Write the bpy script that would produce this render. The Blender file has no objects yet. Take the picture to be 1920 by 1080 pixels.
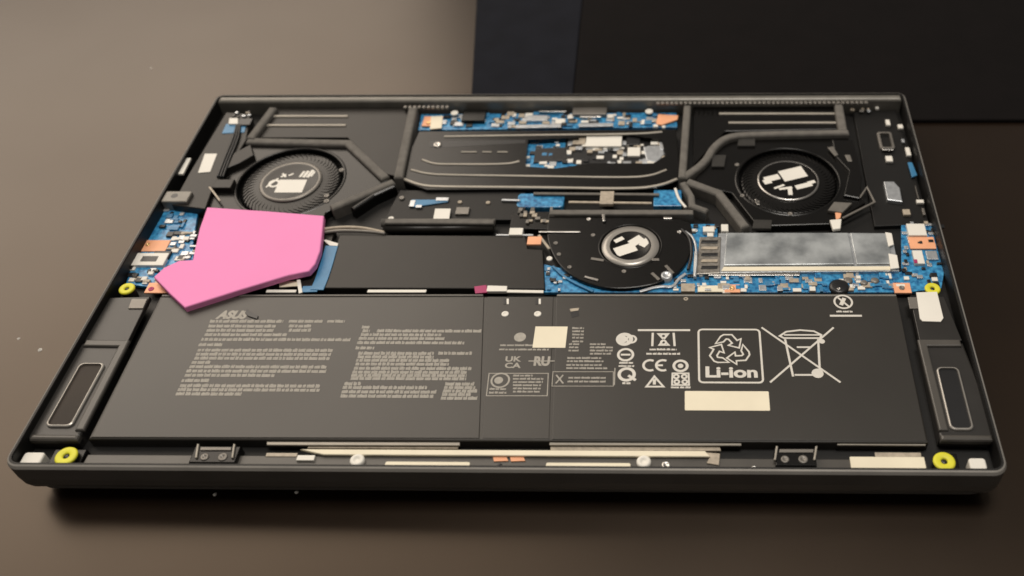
import bpy, math, random
from mathutils import Vector, Euler
from mathutils.geometry import tessellate_polygon
random.seed(7)
scene = bpy.context.scene
C = scene.collection

# ------------------------------------------------------------------ camera
CAM = Vector((0.0641, -0.1871, 0.3028))
EUL = Euler((math.radians(43.99), math.radians(0.92), math.radians(1.03)))
FPX, CX, CY = 1800.0, 1234.4, 540.0            # focal length and principal point, in 1920x1080 pixels
cam_data = bpy.data.cameras.new('camera')
cam_data.sensor_width = 36.0
cam_data.lens = FPX / 1920 * 36
cam_data.shift_x = (960 - CX) / 1920
cam_data.shift_y = (CY - 540) / 1920
cam_data.clip_start, cam_data.clip_end = 0.01, 50
cam_data.dof.use_dof = True
cam_data.dof.focus_distance = 0.385
cam_data.dof.aperture_fstop = 8.0
cam = bpy.data.objects.new('camera', cam_data)
cam.location, cam.rotation_euler = CAM, EUL
C.objects.link(cam)
scene.camera = cam

# ------------------------------------------------------------------ world, lamps, exposure
world = bpy.data.worlds.new('World')
scene.world = world
world.use_nodes = True
bg = world.node_tree.nodes['Background']
bg.inputs[0].default_value = (1.0, 0.93, 0.85, 1)
bg.inputs[1].default_value = 0.16

def area(name, loc, target, sx, sy, power, color):
    d = bpy.data.lights.new(name, 'AREA')
    d.shape, d.size, d.size_y, d.energy, d.color = 'RECTANGLE', sx, sy, power, color
    o = bpy.data.objects.new(name, d)
    o.location = loc
    o.rotation_euler = (Vector(target) - Vector(loc)).to_track_quat('-Z', 'Y').to_euler()
    C.objects.link(o)
    return o
area('window_light', (-1.32, 1.35, 1.40), (-0.80, 0.0, 0), 1.9, 1.6, 35, (1.0, 0.87, 0.73))
area('ceiling_light', (0.15, 0.12, 1.9), (0, 0.1, 0), 0.6, 0.6, 22, (1.0, 0.94, 0.86))
scene.view_settings.view_transform = 'Standard'
scene.view_settings.look = 'None'
scene.view_settings.exposure = 0.0
scene.view_settings.gamma = 1.0
scene.render.engine = 'CYCLES'
scene.cycles.use_denoising = True
scene.cycles.max_bounces = 6
scene.cycles.filter_width = 1.6

# ------------------------------------------------------------------ helpers
RM = EUL.to_matrix()
def G(px, py, z):
    """where the ray through a photo pixel meets the level plane at height z (metres)"""
    d = RM @ Vector(((px - CX) / FPX, -(py - CY) / FPX, -1.0))
    t = (z - CAM.z) / d.z
    p = CAM + d * t
    return (p.x, p.y)

def new_mesh(name, verts, faces, smooth=False):
    me = bpy.data.meshes.new(name)
    me.from_pydata(verts, [], faces)
    me.validate()
    if smooth:
        for p in me.polygons:
            p.use_smooth = True
    return me
def link(name, me, mat, parent=None):
    o = bpy.data.objects.new(name, me)
    C.objects.link(o)
    if mat is not None and not me.materials:
        me.materials.append(mat)
    if parent is not None:
        o.parent = parent
    return o
def tag(o, label=None, category=None, group=None, kind=None):
    for k, v in (('label', label), ('category', category), ('group', group), ('kind', kind)):
        if v:
            o[k] = v
    return o
def area2(p):
    return sum(p[i][0] * p[(i + 1) % len(p)][1] - p[(i + 1) % len(p)][0] * p[i][1] for i in range(len(p)))
def inset(p, d):
    n, out = len(p), []
    for i in range(n):
        a, b, c = Vector(p[i - 1]), Vector(p[i]), Vector(p[(i + 1) % n])
        u, v = (b - a), (c - b)
        if u.length < 1e-9 or v.length < 1e-9:
            out.append(tuple(b)); continue
        u.normalize(); v.normalize()
        n1, n2 = Vector((-u.y, u.x)), Vector((-v.y, v.x))
        m = n1 + n2
        k = m.length
        m = n1 if k < 1e-6 else m / k
        s = d / max(0.35, m.dot(n1))
        out.append((b.x + m.x * s, b.y + m.y * s))
    return out
def prism_data(outer, z0, z1, bev=0.0, holes=()):
    outer = list(outer)
    if area2(outer) < 0:
        outer.reverse()
    V, F = [], []
    n = len(outer)
    bev = min(bev, (z1 - z0) * 0.9)
    rings = [(outer, z0)]
    if bev > 0:
        rings += [(outer, z1 - bev), (inset(outer, bev * 0.35), z1 - bev * 0.32), (inset(outer, bev), z1)]
    else:
        rings.append((outer, z1))
    for ring, z in rings:
        V += [(x, y, z) for x, y in ring]
    for r in range(len(rings) - 1):
        for i in range(n):
            j = (i + 1) % n
            F.append((r * n + i, r * n + j, (r + 1) * n + j, (r + 1) * n + i))
    t0 = (len(rings) - 1) * n
    if not holes:
        F.append(tuple(range(t0, t0 + n)))
        F.append(tuple(reversed(range(n))))
        return V, F
    loops = [[Vector((x, y, 0)) for x, y in rings[-1][0]]]
    idx = list(range(t0, t0 + n))
    for h in holes:
        h = list(h)
        if area2(h) > 0:
            h.reverse()
        m, b = len(h), len(V)
        V += [(x, y, z1) for x, y in h] + [(x, y, z0) for x, y in h]
        for i in range(m):
            j = (i + 1) % m
            F.append((b + m + i, b + m + j, b + j, b + i))
        loops.append([Vector((x, y, 0)) for x, y in h])
        idx += list(range(b, b + m))
    for t in tessellate_polygon(loops):
        f = tuple(idx[k] for k in t)
        a, b_, c = (Vector(V[k]) for k in f)
        F.append(f if (b_ - a).cross(c - a).z > 0 else tuple(reversed(f)))
    return V, F
def prism(name, parent, mat, outer, z0, z1, bev=0.0, holes=()):
    V, F = prism_data(outer, z0, z1, bev, holes)
    return link(name, new_mesh(name, V, F), mat, parent)
mm = 0.001
def base_z(parent, z, th):
    """underside of a piece: bulky pieces fixed straight to the laptop stand on its inner floor"""
    if parent is not None and parent.name == 'laptop' and th >= 1.6:
        return 0.00802
    return z - th * mm
def poly(name, parent, mat, pts, zt, th, bev=0.25, holes=()):
    """a plate: photo outline of its top face, top height and thickness in mm"""
    z = zt * mm
    return prism(name, parent, mat, [G(x, y, z) for x, y in pts], base_z(parent, z, th), z, bev * mm, holes)
def rect_xy(x0, y0, x1, y1, r=0, seg=5):
    if r <= 0:
        return [(x0, y0), (x1, y0), (x1, y1), (x0, y1)]
    out = []
    for cx, cy, a in ((x1 - r, y1 - r, 0), (x0 + r, y1 - r, 90), (x0 + r, y0 + r, 180), (x1 - r, y0 + r, 270)):
        for k in range(seg + 1):
            t = math.radians(a + 90 * k / seg)
            out.append((cx + r * math.cos(t), cy + r * math.sin(t)))
    return out
def box(name, parent, mat, x0, y0, x1, y1, zt, th, bev=0.2, r=0):
    """a square-set block from the pixels of its back left and front right top corners"""
    z = zt * mm
    ax, ay = G(x0, y0, z); bx, by = G(x1, y1, z)
    lo, hi = min(ay, by), max(ay, by)
    return prism(name, parent, mat, rect_xy(min(ax, bx), lo, max(ax, bx), hi, r * mm), base_z(parent, z, th), z, bev * mm)
def lathe(name, parent, mat, cx, cy, prof, seg=40, smooth=True):
    V, F = [], []
    n = len(prof)
    for i in range(seg):
        a = 2 * math.pi * i / seg
        for r, z in prof:
            V.append((cx + r * math.cos(a), cy + r * math.sin(a), z))
    for i in range(seg):
        j = (i + 1) % seg
        for k in range(n - 1):
            F.append((i * n + k, j * n + k, j * n + k + 1, i * n + k + 1))
    me = new_mesh(name, V, F, smooth)
    return link(name, me, mat, parent)
def ellipse_pts(cx, cy, r, seg=40):
    return [(cx + r * math.cos(2 * math.pi * i / seg), cy + r * math.sin(2 * math.pi * i / seg)) for i in range(seg)]
def smooth_path(pts, it=2):
    for _ in range(it):
        out = [pts[0]]
        for a, b in zip(pts, pts[1:]):
            out.append(tuple(a[k] * .75 + b[k] * .25 for k in range(len(a))))
            out.append(tuple(a[k] * .25 + b[k] * .75 for k in range(len(a))))
        out.append(pts[-1])
        pts = out
    return pts
def ribbon_outline(xy, w):
    L, R = [], []
    n = len(xy)
    for i in range(n):
        p = Vector(xy[i])
        t1 = (p - Vector(xy[i - 1])).normalized() if i else None
        t2 = (Vector(xy[i + 1]) - p).normalized() if i < n - 1 else None
        if t1 is None: t1 = t2
        if t2 is None: t2 = t1
        n1, n2 = Vector((-t1.y, t1.x)), Vector((-t2.y, t2.x))
        m = (n1 + n2).normalized()
        s = w / 2 / max(0.5, m.dot(n1))
        L.append(tuple(p + m * s)); R.append(tuple(p - m * s))
    return L + R[::-1]
def strip(name, parent, mat, pts, w, zt, th, bev=0.5, smooth=0):
    z = zt * mm
    xy = [G(x, y, z) for x, y in pts]
    if smooth:
        xy = smooth_path(xy, smooth)
    return prism(name, parent, mat, ribbon_outline(xy, w * mm), base_z(parent, z, th), z, bev * mm)
def tube(name, parent, mat, pts, r, seg=8, smooth=2):
    """round cable: pts are (px, py, height mm)"""
    P = [Vector((*G(x, y, z * mm), z * mm)) for x, y, z in pts]
    P = [Vector(p) for p in smooth_path([tuple(p) for p in P], smooth)]
    V, F = [], []
    for i, p in enumerate(P):
        t = (P[min(i + 1, len(P) - 1)] - P[max(i - 1, 0)]).normalized()
        u = t.cross(Vector((0, 0, 1))).normalized()
        v = u.cross(t)
        for k in range(seg):
            a = 2 * math.pi * k / seg
            V.append(tuple(p + (u * math.cos(a) + v * math.sin(a)) * r * mm))
    for i in range(len(P) - 1):
        for k in range(seg):
            j = (k + 1) % seg
            F.append((i * seg + k, i * seg + j, (i + 1) * seg + j, (i + 1) * seg + k))
    F.append(tuple(range(seg))); F.append(tuple(range((len(P) - 1) * seg, len(P) * seg)))
    return link(name, new_mesh(name, V, F, True), mat, parent)

# ------------------------------------------------------------------ materials
MATS = {}
def mat(name, col, rough=0.5, metal=0.0, var=0.15, scale=60.0, bump=0.0, bscale=400.0, col2=None, spec=0.5, rvar=0.0, coat=0.0, tint=None, ramp=(0.3, 0.7)):
    m = bpy.data.materials.new(name)
    m.use_nodes = True
    nt = m.node_tree
    b = nt.nodes['Principled BSDF']
    b.inputs['Roughness'].default_value = rough
    b.inputs['Metallic'].default_value = metal
    b.inputs['Specular IOR Level'].default_value = spec
    b.inputs['Coat Weight'].default_value = coat
    if tint:
        b.inputs['Specular Tint'].default_value = (*tint, 1)
    tc = nt.nodes.new('ShaderNodeTexCoord')
    nz = nt.nodes.new('ShaderNodeTexNoise')
    nz.inputs['Scale'].default_value = scale
    nz.inputs['Detail'].default_value = 5
    nt.links.new(tc.outputs['Object'], nz.inputs['Vector'])
    rp = nt.nodes.new('ShaderNodeValToRGB')
    rp.color_ramp.elements[0].position, rp.color_ramp.elements[1].position = ramp
    c2 = col2 or tuple(min(1, c * (1 + var)) for c in col)
    c1 = col if col2 else tuple(c * (1 - var) for c in col)
    rp.color_ramp.elements[0].color = (*c1, 1)
    rp.color_ramp.elements[1].color = (*c2, 1)
    nt.links.new(nz.outputs['Fac'], rp.inputs['Fac'])
    nt.links.new(rp.outputs['Color'], b.inputs['Base Color'])
    if rvar:
        mr = nt.nodes.new('ShaderNodeMapRange')
        mr.inputs['To Min'].default_value = max(0.02, rough - rvar)
        mr.inputs['To Max'].default_value = rough + rvar
        nz3 = nt.nodes.new('ShaderNodeTexNoise')
        nz3.inputs['Scale'].default_value = scale * 0.6
        nz3.inputs['Detail'].default_value = 6
        nt.links.new(tc.outputs['Object'], nz3.inputs['Vector'])
        nt.links.new(nz3.outputs['Fac'], mr.inputs['Value'])
        nt.links.new(mr.outputs['Result'], b.inputs['Roughness'])
    if bump:
        nz2 = nt.nodes.new('ShaderNodeTexNoise')
        nz2.inputs['Scale'].default_value = bscale
        nz2.inputs['Detail'].default_value = 4
        nt.links.new(tc.outputs['Object'], nz2.inputs['Vector'])
        bp = nt.nodes.new('ShaderNodeBump')
        bp.inputs['Strength'].default_value = bump
        bp.inputs['Distance'].default_value = 0.00012
        nt.links.new(nz2.outputs['Fac'], bp.inputs['Height'])
        nt.links.new(bp.outputs['Normal'], b.inputs['Normal'])
    MATS[name] = m
    return m
M_table = mat('table_lacquer', (0.0095, 0.0055, 0.0035), 0.30, var=0.2, scale=14, rvar=0.05, bump=0.02, bscale=900, spec=0.55, tint=(1.0, 0.80, 0.62))
M_sleeve = mat('black_fabric', (0.0035, 0.0025, 0.0025), 0.9, bump=0.5, bscale=900, spec=0.15)
M_navy = mat('navy_fabric', (0.008, 0.0088, 0.013), 0.9, bump=0.5, bscale=900, spec=0.15)
M_edge = mat('highlit_edge', (0.36, 0.34, 0.31), 0.3, 0.4, var=0.08)  # light tone paints the highlight on the black rim's chamfer
M_rail = mat('grey_back_rail', (0.17, 0.16, 0.14), 0.38, 0.2, var=0.15, scale=120)  # grey has the back rim's highlight painted in
M_ridge = mat('highlit_metal', (0.36, 0.33, 0.28), 0.45, 0.2, var=0.12)  # pale tone paints the bright highlights along the stamped ridges
M_shell = mat('anodised_shell', (0.085, 0.077, 0.068), 0.34, var=0.1, bump=0.03, bscale=2500, spec=0.7)
M_inner = mat('black_inner_plastic', (0.006, 0.0055, 0.005), 0.5, bump=0.1, bscale=700, spec=0.35)
M_plate = mat('black_metal_plate', (0.0045, 0.004, 0.0036), 0.27, bump=0.03, bscale=1200, spec=0.34)
M_dfoam = mat('dark_foam', (0.035, 0.033, 0.030), 0.8, var=0.15, scale=300, bump=0.15, bscale=900, spec=0.3)
M_batt = mat('battery_wrap', (0.028, 0.025, 0.021), 0.38, var=0.08, scale=30, bump=0.05, bscale=120, spec=0.55, rvar=0.03)
M_cover = mat('black_shield_film', (0.016, 0.014, 0.012), 0.38, var=0.1, bump=0.05, bscale=150, spec=0.30)
M_foam = mat('grey_foam', (0.15, 0.140, 0.126), 0.8, var=0.15, scale=300, bump=0.15, bscale=900, spec=0.2)
M_speaker = mat('speaker_plastic', (0.024, 0.022, 0.020), 0.36, bump=0.05, bscale=900, spec=0.5)
M_speaker2 = mat('lit_speaker_plastic', (0.075, 0.069, 0.061), 0.36, bump=0.05, bscale=900, spec=0.5)  # lighter copy of the speaker plastic, paints its lit frame bars
M_mesh = mat('speaker_membrane', (0.030, 0.022, 0.016), 0.6, bump=0.5, bscale=2500, spec=0.3)
M_steel = mat('bright_steel', (0.55, 0.53, 0.50), 0.28, 1.0, var=0.15, rvar=0.08)
M_dsteel = mat('dark_steel', (0.20, 0.185, 0.165), 0.40, 0.35, var=0.2)
M_ssd = mat('ssd_foil', (0.21, 0.225, 0.235), 0.30, 0.3, scale=70, col2=(0.56, 0.59, 0.60), bump=1.0, bscale=140, rvar=0.18, ramp=(0.34, 0.68))
M_pcb = mat('blue_circuit_board', (0.005, 0.085, 0.240), 0.28, scale=520, col2=(0.07, 0.38, 0.68), bump=0.25, bscale=900, spec=0.6)
M_ribbon = mat('blue_ribbon', (0.045, 0.20, 0.38), 0.4, var=0.15, scale=90)
M_white = mat('white_label', (0.80, 0.77, 0.70), 0.6, var=0.04, scale=40)
M_cream = mat('cream_label', (0.82, 0.75, 0.58), 0.55, var=0.05, scale=60)
M_print = mat('grey_print', (0.37, 0.345, 0.30), 0.6, var=0.12, scale=900)
M_printb = mat('pale_print', (0.66, 0.63, 0.57), 0.6, var=0.05, scale=500)
M_orange = mat('orange_pad', (0.88, 0.42, 0.23), 0.5, var=0.06, scale=200)
M_pink = mat('pink_foam', (0.88, 0.285, 0.56), 0.65, var=0.02, scale=30, bump=0.05, bscale=300, spec=0.25)
M_yellow = mat('yellow_rubber', (0.72, 0.68, 0.035), 0.5, var=0.05, scale=200)
M_chip = mat('black_chip', (0.012, 0.012, 0.013), 0.35, spec=0.5)
M_tan = mat('tan_ceramic', (0.42, 0.36, 0.28), 0.45, var=0.2, scale=500)
M_silver = mat('silver_ceramic', (0.50, 0.52, 0.54), 0.35, 0.6, var=0.15, scale=500)
M_red = mat('magenta_tape', (0.40, 0.03, 0.13), 0.5)
M_copper = mat('gold_contacts', (0.75, 0.48, 0.22), 0.35, 0.8)
M_grille = mat('connector_metal', (0.30, 0.28, 0.25), 0.4, 0.8, scale=700, var=0.3)

TZ = -0.0055                                    # table top (heights count from the lid seam)
# ------------------------------------------------------------------ setting
tag(prism('table', None, M_table, rect_xy(-1.1, -0.7, 1.0, 1.3), -0.035, TZ, 0.002), kind='structure')

# ------------------------------------------------------------------ laptop
W2, D = 0.1785, 0.2294
laptop = bpy.data.objects.new('laptop', None)
C.objects.link(laptop)
laptop.location = (0, 0, 0)
tag(laptop, 'black laptop lying upside down with its bottom cover off, showing battery, fans and blue boards', 'laptop')
L = laptop
FLOOR = 8.0

def rounded(x0, y0, x1, y1, rf, rb, seg=7):
    out = []
    for cx, cy, a, r in ((x1 - rb, y1 - rb, 0, rb), (x0 + rb, y1 - rb, 90, rb), (x0 + rf, y0 + rf, 180, rf), (x1 - rf, y0 + rf, 270, rf)):
        for k in range(seg + 1):
            t = math.radians(a + 90 * k / seg)
            out.append((cx + r * math.cos(t), cy + r * math.sin(t)))
    return out
# lid under the base (closed screen, face down)
prism('lid', L, M_inner, rounded(-W2 + .006, .0065, W2 - .006, D - .006, .005, .005), TZ + .0008, .0000, 0.0006)
prism('lid_highlight', L, M_shell, rounded(-W2 + .0032, .0032, W2 - .0032, D - .0032, .006, .004), -.0022, -.0006, .0006)  # lighter strip added to paint the highlight line under the base
for x, y in ((-.15, .02), (.15, .02), (-.15, .21), (.15, .21)):
    prism('rubber_foot', L, M_inner, ellipse_pts(x, y, .004, 16), TZ, TZ + .0008)
# base shell: a tray with wall, chamfered rim and floor
def shell():
    o = lambda d: rounded(-W2 + d, d, W2 - d, D - d, max(.0055 - d, .0025), max(.0045 - d, .0020))
    rings = [(o(.0052), .0000), (o(.0030), .0004), (o(.0014), .0018), (o(.0004), .0045), (o(.0), .0085), (o(.0), .0150), (o(.0006), .0162), (o(.0012), .0165),
             (o(.0020), .0165), (o(.0022), .0160), (o(.0023), .0080)]
    V, F = [], []
    n = len(rings[0][0])
    for ring, z in rings:
        V += [(x, y, z) for x, y in ring]
    for r in range(len(rings) - 1):
        for i in range(n):
            j = (i + 1) % n
            F.append((r * n + i, r * n + j, (r + 1) * n + j, (r + 1) * n + i))
    F.append(tuple(range((len(rings) - 1) * n, len(rings) * n)))
    F.append(tuple(reversed(range(n))))
    return V, F
V, F = shell()
base = link('base_shell', new_mesh('base_shell', V, F), M_shell, L)
base.data.materials.append(M_inner); base.data.materials.append(M_edge)
nring = len(rounded(0, 0, 1, 1, .1, .1))
for i, p in enumerate(base.data.polygons):
    if i >= 7 * nring and i < len(base.data.polygons) - 1:
        p.material_index = 1
    elif i >= 5 * nring and i < 7 * nring:
        p.material_index = 2
# back rail with vent teeth
prism('back_rail', L, M_rail, rect_xy(-W2 + .0026, D - .0066, W2 - .0026, D - .0023), .008, .0166, .0012)
vt = None
for k in range(46):
    x = .052 + k * .00235
    if x > .158: break
    if vt is None:
        V, F = prism_data(rect_xy(-.0008, -.0010, .0008, .0010), 0, .0011, .0002)
        vt = new_mesh('vent_tooth', V, F); vt.materials.append(M_dsteel)
    o = link('vent_tooth', vt, None, L); o.location = (x, D - .0082, .0150)
for k in range(10):
    o = link('vent_tooth', vt, None, L); o.location = (-.078 + k * .0024, D - .0092, .0136)

# ------------------------------------------------------------------ battery
ZB = 13.0
battery = poly('battery', L, M_batt, [(300, 556), (1682, 555), (1741, 830), (165, 823)], ZB - 0.25, 4.2, 0.6)
battery['label'] = 'wide black battery pack printed with safety text and symbols'
poly('cell_pack', battery, M_batt, [(303, 557), (908, 556), (899, 822), (170, 820)], ZB, 0.6, 0.3)
poly('cell_pack', battery, M_batt, [(1043, 556), (1682, 556), (1738, 827), (1035, 824)], ZB, 0.6, 0.3)
poly('circuit_cover', battery, M_batt, [(914, 556), (1038, 556), (1030, 823), (905, 822)], ZB - 0.1, 0.5, 0.25)
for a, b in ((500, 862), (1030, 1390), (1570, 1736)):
    poly('front_flange', battery, M_ridge, [(a, 828), (b, 829), (b, 835), (a, 834)], 11.8, 0.7, 0.2)  # pale tone paints the highlight on the lower lip
poly('back_highlight', battery, M_rail, [(1045, 551), (1680, 551), (1681, 555), (1043, 555)], ZB - .2, 1.5, 0.3)  # pale strip paints the highlight along the battery's back edge
poly('back_highlight', battery, M_speaker2, [(304, 552), (906, 551), (906, 555), (302, 556)], ZB - .2, 1.5, 0.3)  # fainter painted highlight on the left half

class Print:
    """flat print lying 0.04 mm proud of a surface at height z (mm)"""
    def __init__(s, z):
        s.z = z * mm; s.V = []; s.F = []
    def zz(s):
        s.k = getattr(s, 'k', 0) + 1
        return s.z + (s.k % 40) * 1.0e-6          # overlapping strokes never share a plane
    def quad(s, pts, px=True):
        b = len(s.V)
        q = [G(x, y, s.z) for x, y in pts] if px else list(pts)
        if area2(q) < 0: q.reverse()
        z = s.zz()
        s.V += [(x, y, z) for x, y in q]
        s.F.append(tuple(range(b, b + len(q))))
    def stroke(s, pts, w, closed=False):
        s.stroke_xy([G(x, y, s.z) for x, y in pts], w, closed)
    def stroke_xy(s, xy, w, closed=False):
        xy = [Vector(p) for p in xy]
        n, b, z = len(xy), len(s.V), s.zz()
        for i, p in enumerate(xy):
            t1 = (p - xy[i - 1]).normalized() if (i or closed) else None
            t2 = (xy[(i + 1) % n] - p).normalized() if (i < n - 1 or closed) else None
            t1 = t1 or t2; t2 = t2 or t1
            n1, n2 = Vector((-t1.y, t1.x)), Vector((-t2.y, t2.x))
            m = n1 + n2
            m = m.normalized() if m.length > 1e-4 else n1
            k = w * mm / 2 / max(.55, m.dot(n1))
            s.V += [(p.x - m.x * k, p.y - m.y * k, z), (p.x + m.x * k, p.y + m.y * k, z)]
        for i in range(n if closed else n - 1):
            j = (i + 1) % n
            s.F.append((b + 2 * i, b + 2 * j, b + 2 * j + 1, b + 2 * i + 1))
    def ring(s, cx, cy, r, w, seg=28):
        x, y = G(cx, cy, s.z)
        s.stroke_xy(ellipse_pts(x, y, r * mm, seg), w, True)
    def disc(s, cx, cy, r, seg=20):
        x, y = G(cx, cy, s.z)
        s.quad(ellipse_pts(x, y, r * mm, seg), False)
    def line(s, x0, x1, y, h=0.75):
        """a line of tiny illegible print: words of small upright strokes"""
        (ax, ay), (bx, by) = G(x0, y, s.z), G(x1, y, s.z)
        x, left = ax, random.randint(3, 9)
        while x < bx:
            w = random.uniform(.22, .42) * mm
            hh = h * mm * random.choice((.78, .78, .85, 1.0))
            yb = ay - h * mm * .5
            if x + w > bx: break
            q = [(x, yb), (x + w, yb), (x + w, yb + hh), (x, yb + hh)]
            s.quad(q, False)
            x += w + .05 * mm
            left -= 1
            if left <= 0:
                x += .34 * mm; left = random.randint(3, 10)
    def text(s, body, x0, y_base, x1, hpx_top, bold=0.0, shear=0.0):
        """letters from the built-in font, fitted between two pixels on the base line"""
        cu = bpy.data.curves.new('glyphs', 'FONT')
        cu.body = body; cu.offset = bold; cu.shear = shear
        ob = bpy.data.objects.new('glyphs', cu)
        C.objects.link(ob)
        bpy.context.view_layer.update()
        me = ob.to_mesh()
        xs = [v.co.x for v in me.vertices]; ys = [v.co.y for v in me.vertices]
        mx0, mx1, my0, my1 = min(xs), max(xs), min(ys), max(ys)
        ax, ay = G(x0, y_base, s.z); bx, by = G(x1, y_base, s.z)
        tx, ty = G(x0, hpx_top, s.z)
        b = len(s.V)
        for v in me.vertices:
            u = (v.co.x - mx0) / (mx1 - mx0); w = (v.co.y - my0) / (my1 - my0)
            s.V.append((ax + (bx - ax) * u, ay + (ty - ay) * w, s.z))
        for p in me.polygons:
            s.F.append(tuple(b + k for k in p.vertices))
        ob.to_mesh_clear()
        bpy.data.objects.remove(ob); bpy.data.curves.remove(cu)
    def build(s, name, m, parent):
        me = new_mesh(name, s.V, s.F)
        o = link(name, me, m, parent)
        return o

ZP = ZB + 0.04
# --- paragraph print, left cell
p1 = Print(ZP)
for y, spans in ((602, ((394, 533), (542, 605), (614, 648))), (611, ((391, 518), (542, 584))), (619, ((388, 514), (542, 583))), (627, ((384, 541),)),
                 (636, ((378, 660),)), (646, ((373, 417),)), (656, ((371, 625),)), (663.5, ((368, 621),)), (671, ((365, 621),)), (679, ((360, 396),)),
                 (687, ((356, 613),)), (695, ((350, 613),)), (703, ((347, 516),)), (713, ((341, 394),)), (722.5, ((338, 601),)), (730, ((334, 601),)), (738, ((330, 454),))):
    for a, b in spans: p1.line(a, b, y, 1.75)
p1.build('safety_text', M_print, battery)
p2 = Print(ZP)
for y, spans in ((613, ((679, 696),)), (620, ((680, 694), (707, 903),)), (627, ((677, 830),)), (634, ((673, 834),)), (642, ((670, 871),)), (652, ((667, 702),)),
                 (662, ((672, 815), (822, 885))), (668.5, ((671, 814),)), (675, ((668, 844),)), (682, ((667, 843),)), (690, ((664, 885),)), (697, ((661, 876),)),
                 (703, ((659, 876),)), (709, ((658, 875),)), (719, ((646, 677),)), (726, ((643, 801),)), (734, ((641, 820),)), (742, ((639, 814),)),
                 (719.5, ((835, 890),)), (726, ((833, 892),)), (732.5, ((831, 897),)), (739, ((829, 884),)), (746, ((827, 896),))):
    for a, b in spans: p2.line(a, b, y, 1.75)
p2.build('safety_text', M_print, battery)
# --- logo print and a small torn spot beside it
p3 = Print(ZP)
p3.text('ASUS', 403, 598, 462, 582, 0.06, 0.25)
p3.build('logo_print', M_print, battery)
poly('torn_flap', battery, M_chip, [(459, 586), (463, 579), (468, 584), (484, 592), (482, 598), (464, 592)], ZB + .5, .45, 0.1)
# --- centre marks
p4 = Print(ZB - 0.06)
p4.disc(975, 632, 2.4)
p4.line(938, 1000, 647, 1.0); p4.line(936, 1030, 655, 1.0)
p4.text('UK', 947, 678, 977, 668, 0.03); p4.text('CA', 946, 690, 976, 680, 0.03)
p4.text('RU', 1000, 686, 1030, 668, 0.05)
p4.stroke([(991, 677), (1040, 677)], .5)
p4.stroke([(917, 700), (1028, 700), (1026, 742), (912, 742)], .35, True)
p4.ring(938, 713, 3.4, .7); p4.disc(935, 713, 1.7)
for y in (704, 710, 716, 722, 728, 734):
    p4.line(962, 1000 + (y * 7) % 22, y, .95)
p4.line(918, 952, 729, 1.0); p4.line(917, 950, 736, 1.0)
p4.build('mark_print', M_print, battery)
p5 = Print(ZP)
for y in (615, 621, 627, 633, 640): p5.line(1073, 1095, y, 1.0)
for y, a, b in ((645, 1067, 1086), (651, 1067, 1086), (657, 1066, 1086), (645, 1106, 1136), (651, 1106, 1152), (657, 1106, 1150), (663, 1106, 1146), (671, 1064, 1128), (677, 1063, 1132), (684, 1062, 1128), (690, 1062, 1140)):
    p5.line(a, b, y, 1.0)
p5.stroke([(1037, 697), (1150, 697), (1150, 724), (1035, 724)], .3, True)
p5.stroke([(1043, 703), (1056, 719)], .6); p5.stroke([(1056, 703), (1042, 719)], .6)
p5.line(1066, 1136, 708, 1.0); p5.line(1064, 1136, 715, 1.0)
p5.stroke([(1153, 690), (1152, 722)], .4)
p5.build('mark_print', M_print, battery)
p6 = Print(ZP)
def blob(P, cx, cy, r):  P.disc(cx, cy, r)
p6.ring(1171, 636, 2.6, 1.7); p6.ring(1184, 636, 1.8, .9); p6.disc(1168, 636, 1.8)
p6.ring(1173, 665, 2.9, 1.0); p6.stroke([(1164, 665), (1182, 665)], .9)
p6.line(1161, 1188, 680, 1.0); p6.line(1160, 1189, 686, 1.0)
p6.ring(1175, 702, 2.9, 1.3); p6.stroke([(1178, 704), (1192, 713)], 1.2); p6.line(1167, 1184, 718, 1.2)
p6.stroke([(1196, 619), (1294, 619)], 1.0)
p6.stroke([(1224, 624), (1223, 649)], .9); p6.stroke([(1263, 624), (1265, 649)], .9)
p6.stroke([(1234, 626), (1253, 626), (1236, 647), (1254, 647)], .8, True); p6.ring(1244, 630, 1.0, .8); p6.ring(1244, 642, 1.0, .8)
p6.line(1218, 1270, 655, 1.0); p6.line(1212, 1277, 663, 1.1)
def arc_pts(P, cx, cy, r, a0, a1, seg=14):
    x, y = G(cx, cy, P.z)
    return [(x + r * mm * math.cos(math.radians(a0 + (a1 - a0) * k / seg)), y + r * mm * math.sin(math.radians(a0 + (a1 - a0) * k / seg))) for k in range(seg + 1)]
p6.stroke_xy(arc_pts(p6, 1219, 685, 2.6, 60, 300), 1.0)
p6.stroke_xy(arc_pts(p6, 1243, 685, 2.6, 60, 300), 1.0); p6.stroke([(1233, 685), (1243, 685)], .9)
p6.ring(1276, 686, 2.6, 1.1); p6.disc(1276, 686, 1.1)
p6.stroke([(1227, 706), (1212, 725), (1244, 725)], .9, True); p6.stroke([(1227, 711), (1227, 721)], 1.2)
for cx, cy in ((1268, 706), (1283, 706), (1269, 716), (1284, 716)): p6.ring(cx, cy, .9, .8)
p6.stroke([(1261, 700), (1291, 700), (1292, 722), (1260, 722)], .7, True); p6.line(1258, 1295, 726, 1.0)
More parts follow.
